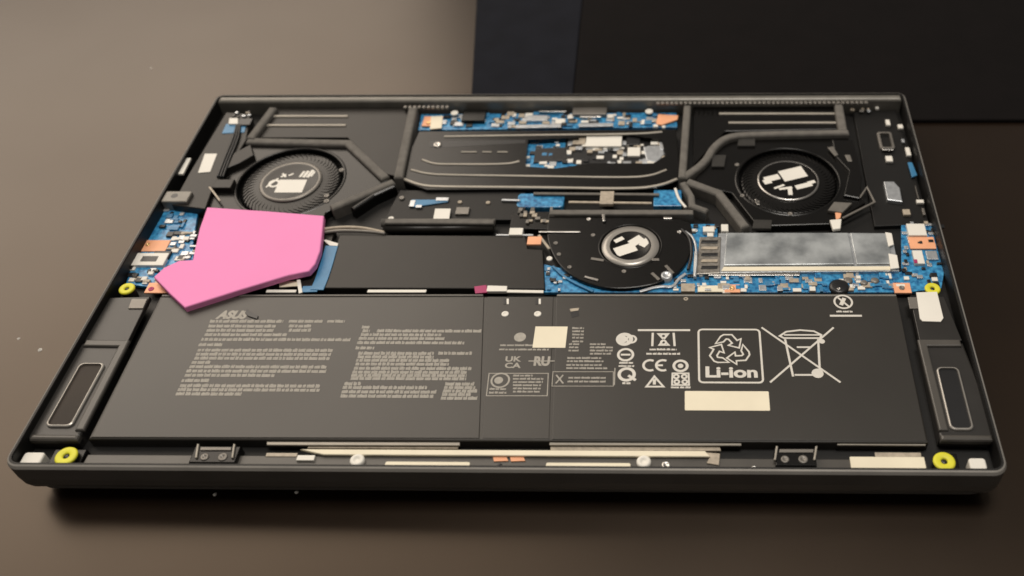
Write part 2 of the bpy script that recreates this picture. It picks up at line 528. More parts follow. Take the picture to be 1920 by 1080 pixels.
# --- recycling box
xa, ya = G(1308, 717, p6.z); xb, yb = G(1428, 618, p6.z)
xa = G(1311, 717, p6.z)[0]
p6.stroke_xy(rect_xy(xa, ya, G(1431, 717, p6.z)[0], yb, .0016), 0.8, True)
rx, ry = G(1367, 655, p6.z)
def recycle(P, x, y, R):
    for k in range(3):
        a = math.radians(90 + 120 * k)
        def T(u, v):      # u along the chase, v outwards
            return (x + u * math.cos(a - math.pi / 2) + v * math.cos(a), y + u * math.sin(a - math.pi / 2) + v * math.sin(a))
        out = [(-.47, .30), (-.28, .64), (-.17, .72), (.12, .72), (.30, .45), (.44, .53), (.36, .10), (-.02, .22), (.12, .32), (0, .50), (-.08, .52), (-.19, .38)]
        P.stroke_xy([T(u * R, v * R) for u, v in out], .68, True)
recycle(p6, rx, ry - .0004, .0112)
p6.text('Li-ion', 1323, 708, 1421, 687, 0.035)
# --- crossed-out bin
p6.stroke([(1428, 614), (1576, 717)], .8); p6.stroke([(1563, 614), (1444, 717)], .8)
p6.stroke([(1472, 636), (1487, 706)], .85); p6.stroke([(1534, 636), (1537, 694)], .85); p6.stroke([(1490, 703), (1526, 703)], .85)
p6.stroke([(1462, 630), (1474, 622), (1500, 619), (1526, 621), (1540, 628), (1538, 634), (1470, 634)], .8, True)
p6.stroke([(1470, 628), (1538, 628)], .7); p6.stroke([(1494, 651), (1521, 651)], .8); p6.disc(1533, 700, 2.3); p6.disc(1541, 640, 1.2)
# --- do-not-dispose mark by the back edge
p6.ring(1581, 566, 3.6, .8); p6.stroke([(1571, 558), (1592, 575)], .8); p6.stroke([(1577, 572), (1583, 559)], 1.6); p6.line(1568, 1600, 584, 1.0); p6.stroke([(1556, 592), (1616, 592)], 1.0)
p6.build('symbol_print', M_printb, battery)
# stickers and screws on the battery
box('sticker', battery, M_cream, 1004, 612, 1060, 652, ZB + .08, .2, 0.03)
box('sticker', battery, M_cream, 1284, 733, 1444, 770, ZB + .12, .12, 0.03, .4)
def screw(x, y, z, r, parent, m=M_steel, h=0.6):
    cx, cy = G(x, y, z * mm); r *= mm; zt = z * mm; b = zt - h * mm
    o = lathe('screw', parent, m, cx, cy, [(r, b), (r, zt - .1 * mm), (r * .85, zt), (r * .42, zt), (r * .3, zt - .25 * mm), (0, zt - .25 * mm)], 20)
    return o
screw(947, 588, ZB + .2, 1.5, battery, M_white); screw(1008, 588, ZB + .2, 1.5, battery, M_white)
for x in (950, 1010):
    poly('slot', battery, M_chip, [(x - 6, 559), (x - 1, 559), (x - 1, 570), (x - 6, 570)], ZB + .05, .25, 0)
    poly('tab', battery, M_white, [(x, 560), (x + 4, 560), (x + 4, 570), (x, 570)], ZB + .1, .25, 0)
poly('slot', battery, M_chip, [(1069, 586), (1085, 582), (1086, 592), (1072, 596)], ZB + .06, .1, 0)
poly('tab', battery, M_tan, [(1068, 579), (1086, 577), (1084, 582), (1070, 584)], ZB + .1, .15, 0)
screw(1286, 560, ZB + .1, 1.0, battery, M_tan, .3)

# ------------------------------------------------------------------ speakers
def speaker(body, upper, frame, ring, lip, mm_mat):
    s = poly('speaker', L, M_speaker, body, 13.6, 5.2, 0.9)
    poly('bracket_plate', s, M_speaker, upper, 13.4, 2.0, 0.3)
    strip('raised_frame', s, M_speaker2, frame, 3.4, 14.6, 1.4, 0.6)
    strip('front_lip', s, M_speaker2, lip, 2.6, 14.4, 2.6, 1.0)
    xy = [G(x, y, 14.3 * mm) for x, y in ring]
    x0, x1 = min(p[0] for p in xy), max(p[0] for p in xy); y0, y1 = min(p[1] for p in xy), max(p[1] for p in xy)
    prism('driver_ring', s, M_edge, rect_xy(x0, y0, x1, y1, .0022), .0132, .0146, .0005, [rect_xy(x0 + .0007, y0 + .0007, x1 - .0007, y1 - .0007, .0018)])
    prism('membrane', s, mm_mat, rect_xy(x0 + .0006, y0 + .0006, x1 - .0006, y1 - .0006, .0016), .0130, .0139, .0002)
    return s
speaker([(150, 642), (236, 644), (150, 815), (142, 824), (50, 822), (47, 812)],
        [(206, 558), (281, 556), (240, 640), (158, 640)],
        [(158, 642), (232, 643), (148, 806)],
        [(150, 680), (186, 680), (134, 800), (90, 800)], [(56, 818), (146, 819)], M_mesh)
speaker([(1724, 640), (1806, 642), (1868, 800), (1866, 822), (1762, 820)],
        [(1706, 556), (1770, 556), (1804, 638), (1724, 638)],
        [(1802, 642), (1730, 642), (1770, 806)],
        [(1754, 688), (1797, 688), (1824, 806), (1784, 806)], [(1764, 819), (1862, 820)], M_chip)
poly('bracket_tab', L, M_dsteel, [(247, 560), (276, 560), (268, 578), (240, 578)], 13.9, .6, .15)
poly('bracket_tab', L, M_dsteel, [(1702, 557), (1719, 557), (1724, 578), (1706, 578)], 13.9, .6, .15)
poly('white_tape', L, M_white, [(1718, 548), (1757, 547), (1769, 596), (1764, 603), (1730, 602), (1725, 597)], 14.0, .5, .08)

# ------------------------------------------------------------------ corner washers and pads
def washer(x, y, z, r):
    cx, cy = G(x, y, z * mm); r *= mm; z *= mm
    w = lathe('yellow_washer', L, M_yellow, cx, cy, [(r * .96, z - .0010), (r, z - .0006), (r * .93, z - .0001), (r * .8, z), (r * .40, z - .0001), (r * .30, z - .0003), (r * .28, z - .0014)], 36)
    lathe('washer_stem', w, M_inner, cx, cy, [(r * .86, .0085), (r * .86, z - .0008), (0, z - .0008)], 24)
    lathe('screw_head', w, M_chip, cx, cy, [(r * .30, z - .0009), (r * .24, z - .0005), (0, z - .0005)], 20)
washer(123, 854, 13.2, 4.0); washer(1771, 864, 13.2, 4.0); washer(237, 540, 14.0, 3.3); washer(1749, 540, 14.0, 3.3)
box('corner_pad', L, M_white, 47, 847, 72, 871, 12.8, 4.6, .6, 1.2)
box('corner_pad', L, M_white, 1815, 858, 1853, 881, 12.8, 4.6, .6, 1.2)
box('washer_post', L, M_plate, 104, 842, 148, 872, 11.0, 2.9, .3)
box('washer_post', L, M_plate, 1752, 850, 1800, 878, 11.0, 2.9, .3)

# ------------------------------------------------------------------ front edge row
poly('front_ledge', L, M_speaker2, [(165, 852), (1735, 862), (1742, 884), (150, 878)], 10.2, 2.1, .3)
def catch(x0, y0, x1, y1):
    c = box('catch_block', L, M_plate, x0, y0, x1, y1, 12.2, 4.0, .4)
    poly('side_clip', c, M_ridge, [(x0 + 3, y0 - 4), (x0 + 7, y0 - 4), (x0 + 3, y0 + 22), (x0 - 1, y0 + 22)], 13.0, .9, .2)
    poly('side_clip', c, M_ridge, [(x1 - 3, y0 - 4), (x1 + 1, y0 - 4), (x1 - 3, y0 + 22), (x1 - 7, y0 + 22)], 13.0, .9, .2)
    poly('cross_bar', c, M_dsteel, [(x0 + 10, y0 + 2), (x1 - 6, y0 + 2), (x1 - 7, y0 + 8), (x0 + 9, y0 + 8)], 12.7, .6, .15)
    screw((x0 + x1) / 2 - 20, (y0 + y1) / 2 + 4, 12.6, 1.5, c, M_dsteel); screw((x0 + x1) / 2 + 14, (y0 + y1) / 2 + 4, 12.6, 1.7, c, M_dsteel)
catch(366, 836, 440, 868); catch(1452, 840, 1532, 873)
poly('light_bar', L, M_cream, [(562, 842), (1322, 845), (1332, 856), (606, 852)], 11.6, 1.0, .3)
poly('light_bar_tail', L, M_tan, [(1322, 848), (1350, 850), (1348, 872), (1325, 868), (1330, 858)], 10.8, .5, .15)
poly('battery_rail', L, M_tan, [(580, 834), (860, 835), (858, 841), (576, 840)], 10.6, .8, .2)
poly('battery_rail', L, M_tan, [(1032, 837), (1350, 838), (1352, 845), (1032, 844)], 10.6, .8, .2)
box('cream_strip', L, M_cream, 723, 865, 880, 875, 10.6, .5, .15, .7)
box('cream_strip', L, M_cream, 1024, 867, 1182, 877, 10.6, .5, .15, .7)
box('white_block', L, M_white, 558, 853, 588, 863, 11.2, 1.2, .2)
box('dark_strip', L, M_tan, 500, 849, 556, 856, 10.5, .4, .1)
def post(x, y):
    cx, cy = G(x, y, 11.8 * mm); z = .0118
    lathe('white_post', L, M_white, cx, cy, [(.0026, .0100), (.0026, z - .0004), (.0021, z), (.0011, z), (.0009, z - .0004), (0, z - .0004)], 24)
post(669, 861); post(1207, 864)
screw(1249, 871, 11.2, 1.6, L, M_steel, 1.0); screw(238, 872, 10.8, 0.9, L, M_tan); screw(1414, 877, 10.8, 1.0, L, M_steel)
for x in (938, 970):
    poly('orange_contact', L, M_orange, [(x - 14, 857), (x + 12, 857), (x + 15, 864), (x - 12, 865)], 10.7, .5, .12)
screw(937, 873, 10.5, 1.0, L, M_chip)
box('cream_label', L, M_cream, 1593, 856, 1738, 883, 11.0, .6, .12, .3)
box('label_shelf', L, M_tan, 1640, 848, 1728, 857, 10.7, .4, .12)

# ------------------------------------------------------------------ circuit boards
def comps(board, pts, n, zt, seed, sizes=(1.0, 2.6), mats=None):
    """small separate components soldered on a board inside a pixel rectangle"""
    rnd = random.Random(seed)
    kinds = [('chip', M_chip), ('capacitor', M_tan), ('capacitor', M_silver), ('resistor', M_white), ('chip', M_chip), ('connector', M_silver)] if mats is None else mats
    x0, y0, x1, y1 = pts
    for k in range(n):
        nm, m = rnd.choice(kinds)
        w, d, h = rnd.uniform(*sizes) * mm, rnd.uniform(sizes[0], sizes[1] * .8) * mm, rnd.uniform(.5, 1.1) * mm
        cx, cy = G(rnd.uniform(x0, x1), rnd.uniform(y0, y1), zt * mm)
        V, F = prism_data(rect_xy(cx - w / 2, cy - d / 2, cx + w / 2, cy + d / 2), zt * mm - .0001, zt * mm + h, .00012)
        link(nm, new_mesh(nm, V, F), m, board)
ZC = 10.2
# left side board (beside the speaker and ports)
b = poly('circuit_board', L, M_pcb, [(312, 388), (372, 392), (362, 450), (362, 500), (330, 545), (236, 532), (262, 455)], ZC, 1.4, .1)
comps(b, (245, 498, 345, 531), 40, ZC, 1, (1.0, 3.2)); comps(b, (318, 436, 366, 490), 34, ZC, 2, (1.0, 3.6)); comps(b, (300, 395, 350, 442), 18, ZC, 21, (1.0, 4.0), [('chip', M_chip), ('capacitor', M_silver), ('chip', M_ribbon)])
box('orange_pad', b, M_orange, 258, 450, 309, 471, ZC + .5, .5, .1)
screw(277, 458, ZC + .8, 1.0, b, M_copper)
box('white_socket', b, M_white, 254, 474, 305, 497, ZC + 1.6, 1.6, .2); box('socket_slot', b, M_chip, 268, 480, 292, 490, ZC + 1.7, .2, 0)
box('black_socket', b, M_chip, 291, 470, 315, 484, ZC + 1.2, 1.2, .2)
box('orange_pad', b, M_orange, 280, 530, 318, 549, ZC + .8, .6, .1)
screw(283, 541, ZC + 1.1, 1.2, b, M_red)
# centre black sheet over the main board, with ribbon on its left
poly('shield_sheet', L, M_cover, [(636, 440), (985, 442), (990, 466), (1018, 468), (1022, 541), (608, 540)], 11.6, 2.6, .4)
poly('cable_tray', L, M_cover, [(400, 425), (628, 430), (600, 538), (330, 538)], 11.0, 2.6, .3)
rb = strip('ribbon_cable', L, M_ribbon, [(622, 460), (606, 515), (594, 543)], 5.6, 12.0, .5, .1, 2)
strip('ribbon_foot', rb, M_ribbon, [(596, 541), (566, 542)], 3.6, 11.7, .5, .1)
poly('ribbon_end', rb, M_white, [(606, 450), (611, 449), (634, 456), (633, 461), (618, 460)], 12.2, .5, .1)
poly('ribbon_end', rb, M_white, [(556, 524), (563, 524), (567, 548), (560, 550)], 12.2, .5, .1)
for a, b2, m in ((500, 556, M_white), (690, 800, M_white)):
    poly('edge_strip', L, m, [(a, 543), (b2, 543), (b2 - 2, 548), (a - 2, 548)], 11.4, .6, .1)
poly('edge_strip', L, M_cream, [(522, 528), (560, 526), (562, 536), (524, 538)], 11.2, .6, .1)
poly('magenta_tape', L, M_red, [(889, 537), (912, 534), (914, 548), (891, 550)], 12.0, .6, .1)
poly('white_socket', L, M_white, [(914, 535), (951, 536), (950, 546), (912, 546)], 12.2, 1.4, .15)
poly('edge_strip', L, M_white, [(950, 543), (1019, 544), (1019, 549), (950, 548)], 11.8, .6, .1)
# middle fan board
b = poly('circuit_board', L, M_pcb, [(1020, 495), (1060, 505), (1150, 520), (1250, 515), (1300, 470), (1330, 470), (1330, 548), (1020, 548)], ZC, 1.4, .1)
box('tan_socket', b, M_tan, 1277, 531, 1303, 546, ZC + 1.5, 1.5, .2); comps(b, (1024, 505, 1085, 546), 22, ZC, 4, (.9, 2.4), [('capacitor', M_silver), ('capacitor', M_ribbon), ('chip', M_chip)])
comps(b, (1262, 515, 1328, 546), 18, ZC, 41, (.9, 2.6))
# right lower board under the drive
b = poly('circuit_board', L, M_pcb, [(1295, 420), (1345, 420), (1345, 510), (1690, 510), (1690, 416), (1745, 420), (1772, 500), (1765, 540), (1700, 548), (1330, 548), (1295, 540)], ZC - .2, 1.4, .1)
comps(b, (1345, 518, 1690, 546), 95, ZC - .2, 5, (1.2, 4.2), [('chip', M_ribbon), ('capacitor', M_silver), ('capacitor', M_tan), ('chip', M_pcb), ('chip', M_pcb), ('resistor', M_white)])
comps(b, (1300, 425, 1345, 442), 9, ZC - .2, 6); comps(b, (1690, 420, 1765, 540), 48, ZC - .2, 7, (1.0, 3.2))
box('cream_strip', b, M_cream, 1308, 535, 1357, 547, ZC + .5, .7, .15)
box('orange_pad', b, M_orange, 1358, 533, 1388, 548, ZC + .6, .7, .15); screw(1372, 540, ZC + .8, 1.2, b, M_copper)
box('orange_pad', b, M_orange, 1674, 530, 1710, 549, ZC + .8, .8, .15); screw(1691, 539, ZC + 1.1, 1.2, b, M_dsteel)
cx, cy = G(1573, 540, ZC * mm)
lathe('screw_post', b, M_chip, cx, cy, [(.0042, .0095), (.0042, .0112), (.0030, .0116), (0, .0116)], 24); screw(1573, 541, ZC + 1.9, .8, b, M_steel)
box('white_socket', b, M_white, 1699, 419, 1739, 441, ZC + 1.5, 1.6, .25)
box('orange_pad', b, M_orange, 1702, 444, 1756, 466, ZC + .7, .7, .12)
box('white_socket', b, M_white, 1710, 469, 1735, 494, ZC + 1.4, 1.5, .25); box('red_mark', b, M_red, 1713, 486, 1721, 493, ZC + 1.6, .3, .05)
box('silver_block', b, M_silver, 1735, 470, 1760, 486, ZC + .8, .9, .15)
for x, y, r in ((1590, 528, 2.0), (1620, 532, 1.6), (1640, 528, 1.8)):
    cxx, cyy = G(x, y, ZC * mm); lathe('coil', b, M_dsteel, cxx, cyy, [(r * mm, .0095), (r * mm, .0109), (r * .6 * mm, .0113), (0, .0113)], 18)
# drive with foil cover
ssd = poly('solid_state_drive', L, M_silver, [(1348, 437), (1672, 437), (1686, 508), (1338, 511)], 11.6, 1.6, .15)
ssd['label'] = 'silver foil covered drive stick'
poly('foil_cover', ssd, M_ssd, [(1362, 436), (1590, 436), (1602, 495), (1357, 497)], 12.6, 1.0, .35)
poly('foil_cover', ssd, M_ssd, [(1594, 436), (1664, 437), (1674, 494), (1606, 495)], 12.5, .9, .35)
poly('front_edge_strip', ssd, M_cream, [(1357, 500), (1676, 499), (1680, 506), (1352, 508)], 12.0, .5, .12)
poly('front_edge_strip', ssd, M_steel, [(1330, 511), (1500, 511), (1500, 516), (1328, 516)], 11.4, .5, .12)
poly('white_clip', ssd, M_white, [(1660, 435), (1672, 437), (1676, 458), (1666, 462)], 13.0, .7, .15)
poly('white_clip', ssd, M_white, [(1666, 475), (1682, 478), (1686, 502), (1670, 504)], 13.0, .7, .15)
cn = poly('drive_socket', L, M_grille, [(1312, 444), (1352, 444), (1350, 512), (1305, 514)], 12.0, 2.0, .3)
for k in range(5):
    y = 450 + k * 12
    poly('socket_rib', cn, M_tan if k % 2 else M_chip, [(1316, y), (1346, y), (1345, y + 5), (1314, y + 5)], 12.4, .6, .12)
poly('socket_side', cn, M_white, [(1302, 470), (1308, 470), (1306, 518), (1300, 518)], 12.2, 1.6, .15)
for k, (x0, y0, x1, y1) in enumerate(((1318, 424, 1340, 434), (1352, 420, 1366, 433), (1326, 436, 1338, 443))):
    box('white_socket', cn, M_white, x0, y0, x1, y1, 12.4, 2.0, .3)

# ------------------------------------------------------------------ fans
def fan(parent, outline, zt, hub, r_in, r_hub, seed, matt=M_plate, ringm=M_dsteel, ring_w=0.12, round_it=False, depth=3.8):
    z = zt * mm
    hx, hy = G(hub[0], hub[1], z)
    xy = [G(x, y, z) for x, y in outline]
    if round_it:
        xy = smooth_path(xy + [xy[0]], 2)[:-1]
    f = prism('fan', parent, matt, xy, z - depth * mm, z, .5 * mm, [ellipse_pts(hx, hy, r_in * mm, 48)])
    # impeller: swept thin blades joined to one rotor
    V, F = [], []
    nb = 56
    for k in range(nb):
        a = 2 * math.pi * k / nb
        q = []
        for r, da in ((r_hub * .98, 0), ((r_hub + r_in) / 2, .10), (r_in * .96, .30)):
            q.append((hx + r * mm * math.cos(a + da), hy + r * mm * math.sin(a + da)))
        b0 = len(V)
        for x, y in q:
            V += [(x, y, z - 3.2 * mm), (x, y, z - .85 * mm)]
        for i in range(2):
            F.append((b0 + 2 * i, b0 + 2 * i + 2, b0 + 2 * i + 3, b0 + 2 * i + 1))
    link('impeller_blades', new_mesh('impeller_blades', V, F), M_chip, f)
    lathe('impeller_disc', f, M_plate, hx, hy, [(r_in * .94 * mm, z - 1.9 * mm), (r_in * .93 * mm, z - 1.45 * mm), (r_in * .88 * mm, z - 1.25 * mm), ((r_hub * .6 + r_in * .4) * mm, z - 1.1 * mm), (r_hub * mm, z - .6 * mm)], 56)
    R = r_hub * mm; t = .35 * mm
    lathe('hub', f, M_plate, hx, hy, [(R, z - 3 * mm), (R, z - .2 * mm), (R * .97, z + .1 * mm), (R * (1 - ring_w), z + t), (R * (1 - ring_w) * .93, z + .1 * mm), (0, z + .1 * mm)], 48)
    lathe('hub_ring', f, ringm, hx, hy, [(R * 1.01, z - .3 * mm), (R * 1.0, z + .15 * mm), (R * (1 - ring_w * .5), z + .45 * mm), (R * (1 - ring_w), z + .2 * mm)], 48)
    lathe('inlet_lip', f, matt, hx, hy, [(r_in * mm * .985, z - .6 * mm), (r_in * mm * .99, z + .25 * mm), (r_in * mm * 1.03, z + .3 * mm), (r_in * mm * 1.05, z - .05 * mm)], 56)
    return f, hx, hy, z
def bits(f, hx, hy, z, specs, m=M_white, nm='hub_label'):
    P = Print((z + .18 * mm) / mm)
    for (cx, cy, w, h, rot) in specs:
        cx, cy, w, h = cx * 1.15, cy * 1.15, w * 1.25, h * 1.25
        c, s = math.cos(rot), math.sin(rot)
        P.quad([(hx + (cx + (u * w / 2) * c - (v * h / 2) * s) * mm, hy + (cy + (u * w / 2) * s + (v * h / 2) * c) * mm) for u, v in ((-1, -1), (1, -1), (1, 1), (-1, 1))], False)
    return P.build(nm, m, f)
# left fan
f, hx, hy, z = fan(L, [(475, 262), (655, 265), (728, 338), (612, 398), (600, 425), (380, 425), (398, 345), (440, 300)], 12.0, (545, 340), 25, 14.5, 1)
bits(f, hx, hy, z, [(1.0, -3.2, 10.5, 7.5, 0), (5.2, 4.5, 1.2, 4, -.25), (6.9, 4.8, 1.2, 4.6, -.25), (3.6, 4.5, 1.0, 3.6, -.25), (8.2, 5.0, .8, 4, -.25)])
P = Print((z + .2 * mm) / mm)
P.stroke_xy(ellipse_pts(hx - 7.3 * mm, hy - 1.8 * mm, 2.3 * mm, 16), 1.2, True)
P.stroke_xy([(hx - 10.5 * mm, hy - 4.6 * mm), (hx - 6.5 * mm, hy + 2 * mm)], .9)
P.stroke_xy([(hx - 5.5 * mm, hy + 3 * mm), (hx - 3.5 * mm, hy + 5 * mm)], 1.1); P.stroke_xy([(hx - 3.2 * mm, hy + 3 * mm), (hx - 5.4 * mm, hy + 5.6 * mm)], 1.0); P.stroke_xy([(hx - 2 * mm, hy + 4 * mm), (hx - .2 * mm, hy + 5.6 * mm)], 1.0)
P.build('hub_print', M_white, f)
for x, y in ((612, 366), (612, 376), (640, 318)): screw(x, y, 12.4, 1.3, f, M_dsteel)
for pts in ([(590, 262), (625, 262), (620, 272), (585, 272)],): poly('foam_block', f, M_foam, pts, 13.6, 1.8, .3)
# right fan
f, hx, hy, z = fan(L, [(1368, 258), (1590, 252), (1608, 330), (1622, 380), (1555, 420), (1420, 424), (1372, 362), (1300, 345), (1312, 320)], 12.0, (1478, 338), 24, 14.5, 2, ringm=M_steel, ring_w=.07)
bits(f, hx, hy, z, [(2.2, 4.0, 9.5, 6.4, .35), (-6.6, 1.2, 6, 3, .35), (-8.6, -1.0, 3, 2.6, .35), (6.0, -3.6, 6.5, 2.4, .35), (-1.5, -5.2, 5, 1.2, .2), (.2, -7.2, 1.6, 4, 0), (-4, -4.2, 4.4, 1.0, .5), (9.3, -1.4, 3, 1.6, .35)])
for x, y in ((1420, 378), (1482, 400), (1382, 308), (1392, 366)): screw(x, y, 12.5, 1.1, f, M_dsteel)
poly('silver_tab', f, M_steel, [(1415, 373), (1419, 373), (1425, 383), (1420, 384)], 12.5, .5, .1)
for pts in ([(1385, 255), (1416, 255), (1416, 273), (1383, 273)], [(1336, 290), (1362, 290), (1358, 312), (1334, 312)], [(1414, 411), (1448, 412), (1446, 428), (1410, 428)]): poly('foam_block', f, M_dfoam, pts, 13.2, 1.4, .3)
# middle fan
zc = 12.2
f, hx, hy, z = fan(L, [(1028, 404), (1292, 404), (1300, 440), (1296, 475), (1280, 505), (1240, 530), (1190, 540), (1140, 541), (1090, 528), (1055, 505), (1034, 475), (1024, 440)], zc, (1182, 461), 13.6, 12.6, 3, ringm=M_edge, ring_w=.34, round_it=True)
bits(f, hx, hy, z + .1 * mm, [(-1.8, -2.2, 7.5, 4.6, .45), (-4.5, 3.2, 3.6, 1.8, .6), (2.2, 2.6, 3.6, 5.2, -.85), (5.6, 1.6, 2.6, 4.4, -.6)])
for x, y in ((1104, 410), (1274, 434), (1042, 455), (1048, 476), (1068, 500), (1112, 440), (1170, 508)): screw(x, y, zc + .4, 1.0, f, M_steel if y < 440 else M_dsteel)
poly('silver_tab', f, M_steel, [(1128, 393), (1134, 393), (1135, 414), (1130, 414)], 13.4, .8, .15)
strip('silver_tab', f, M_steel, [(1096, 518), (1122, 525)], 1.2, zc + .5, .6, .15)
strip('silver_tab', f, M_steel, [(1244, 408), (1260, 408)], 1.2, zc + .5, .6, .15)
strip('spoke', f, M_dsteel, [(1108, 484), (1132, 488)], 1.4, zc + .4, .5, .15)
strip('spoke', f, M_dsteel, [(1222, 486), (1236, 486)], 1.4, zc + .4, .5, .15)
strip('silver_rod', L, M_steel, [(1010, 434), (1088, 434)], .9, zc + .6, .8, .2)
strip('fan_edge_trim', f, M_ribbon, [(1036, 498), (1062, 522), (1112, 546)], 1.1, 11.4, .8, .2, 2)
strip('fan_edge_trim', f, M_silver, [(1200, 546), (1236, 535), (1262, 538), (1272, 522), (1286, 512)], 1.3, 11.4, .8, .2, 2)
for pts in ([(1248, 497), (1262, 512)], [(1222, 511), (1236, 524)]): strip('fan_rib', f, M_dsteel, pts, 1.4, zc + .5, .6, .15)
rx_, ry_ = G(1250, 518, zc * mm)
lathe('fan_boss', f, M_silver, rx_, ry_, [(.0024, zc * mm - .002), (.0024, zc * mm + .0008), (.0016, zc * mm + .001), (.0012, zc * mm + .0006), (0, zc * mm + .0006)], 24)
f['label'] = 'small round cooling fan with a bright silver hub ring'

tube('thin_cable', L, M_silver, [(1284, 434, 12.4), (1302, 446, 12.6), (1307, 480, 12.6), (1303, 520, 12.2)], .6)
tube('thin_cable', L, M_chip, [(1278, 430, 12.6), (1294, 446, 12.8), (1298, 476, 12.8), (1290, 506, 12.2)], .7)
# ------------------------------------------------------------------ heat spreader and heat plates
ZV = 12.4
vc_holes = [[G(x, y, ZV * mm) for x, y in ((990, 262), (1085, 258), (1085, 253), (1175, 252), (1240, 262), (1248, 292), (1225, 306), (1110, 306), (1040, 316), (985, 312))]]
vc = prism('heat_spreader', L, M_plate, [G(x, y, ZV * mm) for x, y in ((785, 246), (1268, 242), (1276, 330), (1232, 352), (800, 356), (745, 336))], 9.6 * mm, ZV * mm, .4 * mm, vc_holes)
def ridge(pts, w=1.2, m=M_ridge, par=None, zt=ZV + .5, sm=2): strip('stamped_ridge', par or vc, m, pts, w, zt, .8, .35, sm)
ridge([(756, 334), (790, 347), (830, 349), (1010, 350), (1190, 353), (1240, 346), (1270, 334)], 1.5)
ridge([(770, 317), (800, 325), (840, 327), (1000, 329), (1180, 332), (1222, 328), (1250, 317)])
ridge([(791, 298), (812, 306), (835, 307), (950, 307), (974, 301)])
ridge([(832, 255), (1010, 252), (1200, 250), (1242, 246)])
for a, b2 in ((864, 894), (904, 922), (932, 952)): ridge([(a, 284), (b2, 284)], .9, sm=0)
screw(820, 270, ZV + .6, 1.9, vc, M_steel)
poly('recess_edge', vc, M_chip, [(806, 264), (985, 262), (985, 268), (840, 276), (806, 276)], ZV + .05, .15, 0)
# board seen through the spreader's opening
b = poly('circuit_board', L, M_pcb, [(978, 250), (1262, 246), (1262, 318), (975, 322)], 9.6, 1.2, .1)
comps(b, (985, 262, 1060, 314), 34, 9.6, 11, (1.4, 4.2), [('chip', M_chip), ('capacitor', M_silver), ('capacitor', M_ribbon), ('capacitor', M_white)])
comps(b, (1060, 264, 1245, 312), 80, 9.75, 12, (1.4, 4.2), [('chip', M_chip), ('capacitor', M_white), ('capacitor', M_silver), ('capacitor', M_silver), ('capacitor', M_tan), ('resistor', M_white)])
poly('black_film', b, M_chip, [(1062, 256), (1262, 250), (1262, 314), (1100, 316), (1056, 300)], 9.75, .3, 0)
poly('processor_die', b, M_chip, [(1004, 278), (1062, 276), (1064, 300), (1000, 304)], 10.6, 1.0, .15)
box('white_label', b, M_white, 1100, 254, 1165, 274, 11.6, 1.6, .1)
box('black_block', b, M_chip, 1175, 255, 1200, 271, 11.2, 1.4, .15); box('tan_block', b, M_tan, 1075, 258, 1097, 270, 10.8, 1.0, .15)
poly('white_blob', b, M_silver, [(1206, 275), (1240, 272), (1246, 288), (1232, 304), (1212, 300)], 11.0, 1.2, .4)
box('white_block', b, M_white, 1177, 276, 1200, 292, 10.9, 1.2, .2); poly('silver_block', b, M_silver, [(1236, 266), (1248, 266), (1248, 280), (1238, 280)], 11.2, 1.0, .2)
# strip board along the back wall
b = poly('circuit_board', L, M_pcb, [(790, 214), (1268, 211), (1270, 238), (784, 244)], 9.8, 1.4, .1)
comps(b, (905, 214, 1245, 240), 90, 9.8, 13, (1.6, 4.6), [('chip', M_chip), ('capacitor', M_silver), ('capacitor', M_white), ('connector', M_tan), ('chip', M_ribbon)])
comps(b, (832, 214, 912, 238), 16, 9.8, 14, (2.0, 5.0), [('chip', M_chip), ('chip', M_chip), ('capacitor', M_silver)])
box('orange_pad', b, M_orange, 796, 218, 826, 236, 10.8, .8, .1); poly('cream_pad', b, M_cream, [(808, 218), (830, 217), (828, 240), (806, 242)], 11.0, .5, .1)
poly('orange_pad', b, M_orange, [(1234, 214), (1272, 216), (1270, 224), (1240, 234), (1230, 232)], 11.2, .8, .15)
screw(803, 229, 11.4, 1.1, b, M_copper)
box('silver_shield', b, M_silver, 989, 216, 1026, 226, 11.4, 1.4, .15)
poly('long_socket', b, M_silver, [(968, 234), (1052, 232), (1052, 238), (966, 240)], 11.0, 1.0, .15)
poly('long_socket', b, M_silver, [(1085, 231), (1150, 230), (1150, 236), (1085, 237)], 11.0, 1.0, .15)
box('hinge_block', L, M_dsteel, 1075, 196, 1137, 214, 12.0, 3.2, .3)
for a, b2, y in ((1011, 1062, 208), (1088, 1128, 218)): strip('thin_rod', L, M_steel, [(a, y), (b2, y)], 1.0, 12.0, .8, .2)
screw(852, 211, 12.2, 1.9, L, M_white); screw(1217, 208, 12.2, 2.0, L, M_white)
box('hinge_block', L, M_plate, 870, 206, 908, 226, 12.0, 3.2, .3)
# finned heat plates at both back corners
hp = poly('heat_plate', L, M_cover, [(508, 200), (768, 202), (742, 330), (722, 326), (652, 258), (472, 258)], 12.6, 2.2, .3)
for a, b2, y in ((512, 652, 217), (490, 648, 234)): strip('raised_ridge', hp, M_ridge, [(a, y), (b2, y)], 1.5, 13.2, .8, .3)
hp = poly('heat_plate', L, M_plate, [(1300, 198), (1562, 194), (1570, 242), (1360, 246), (1300, 310)], 12.2, 2.0, .3)
for a, b2, y in ((1348, 1566, 212), (1366, 1568, 229)): strip('raised_ridge', hp, M_ridge, [(a, y), (b2, y)], 1.5, 12.9, .8, .3)
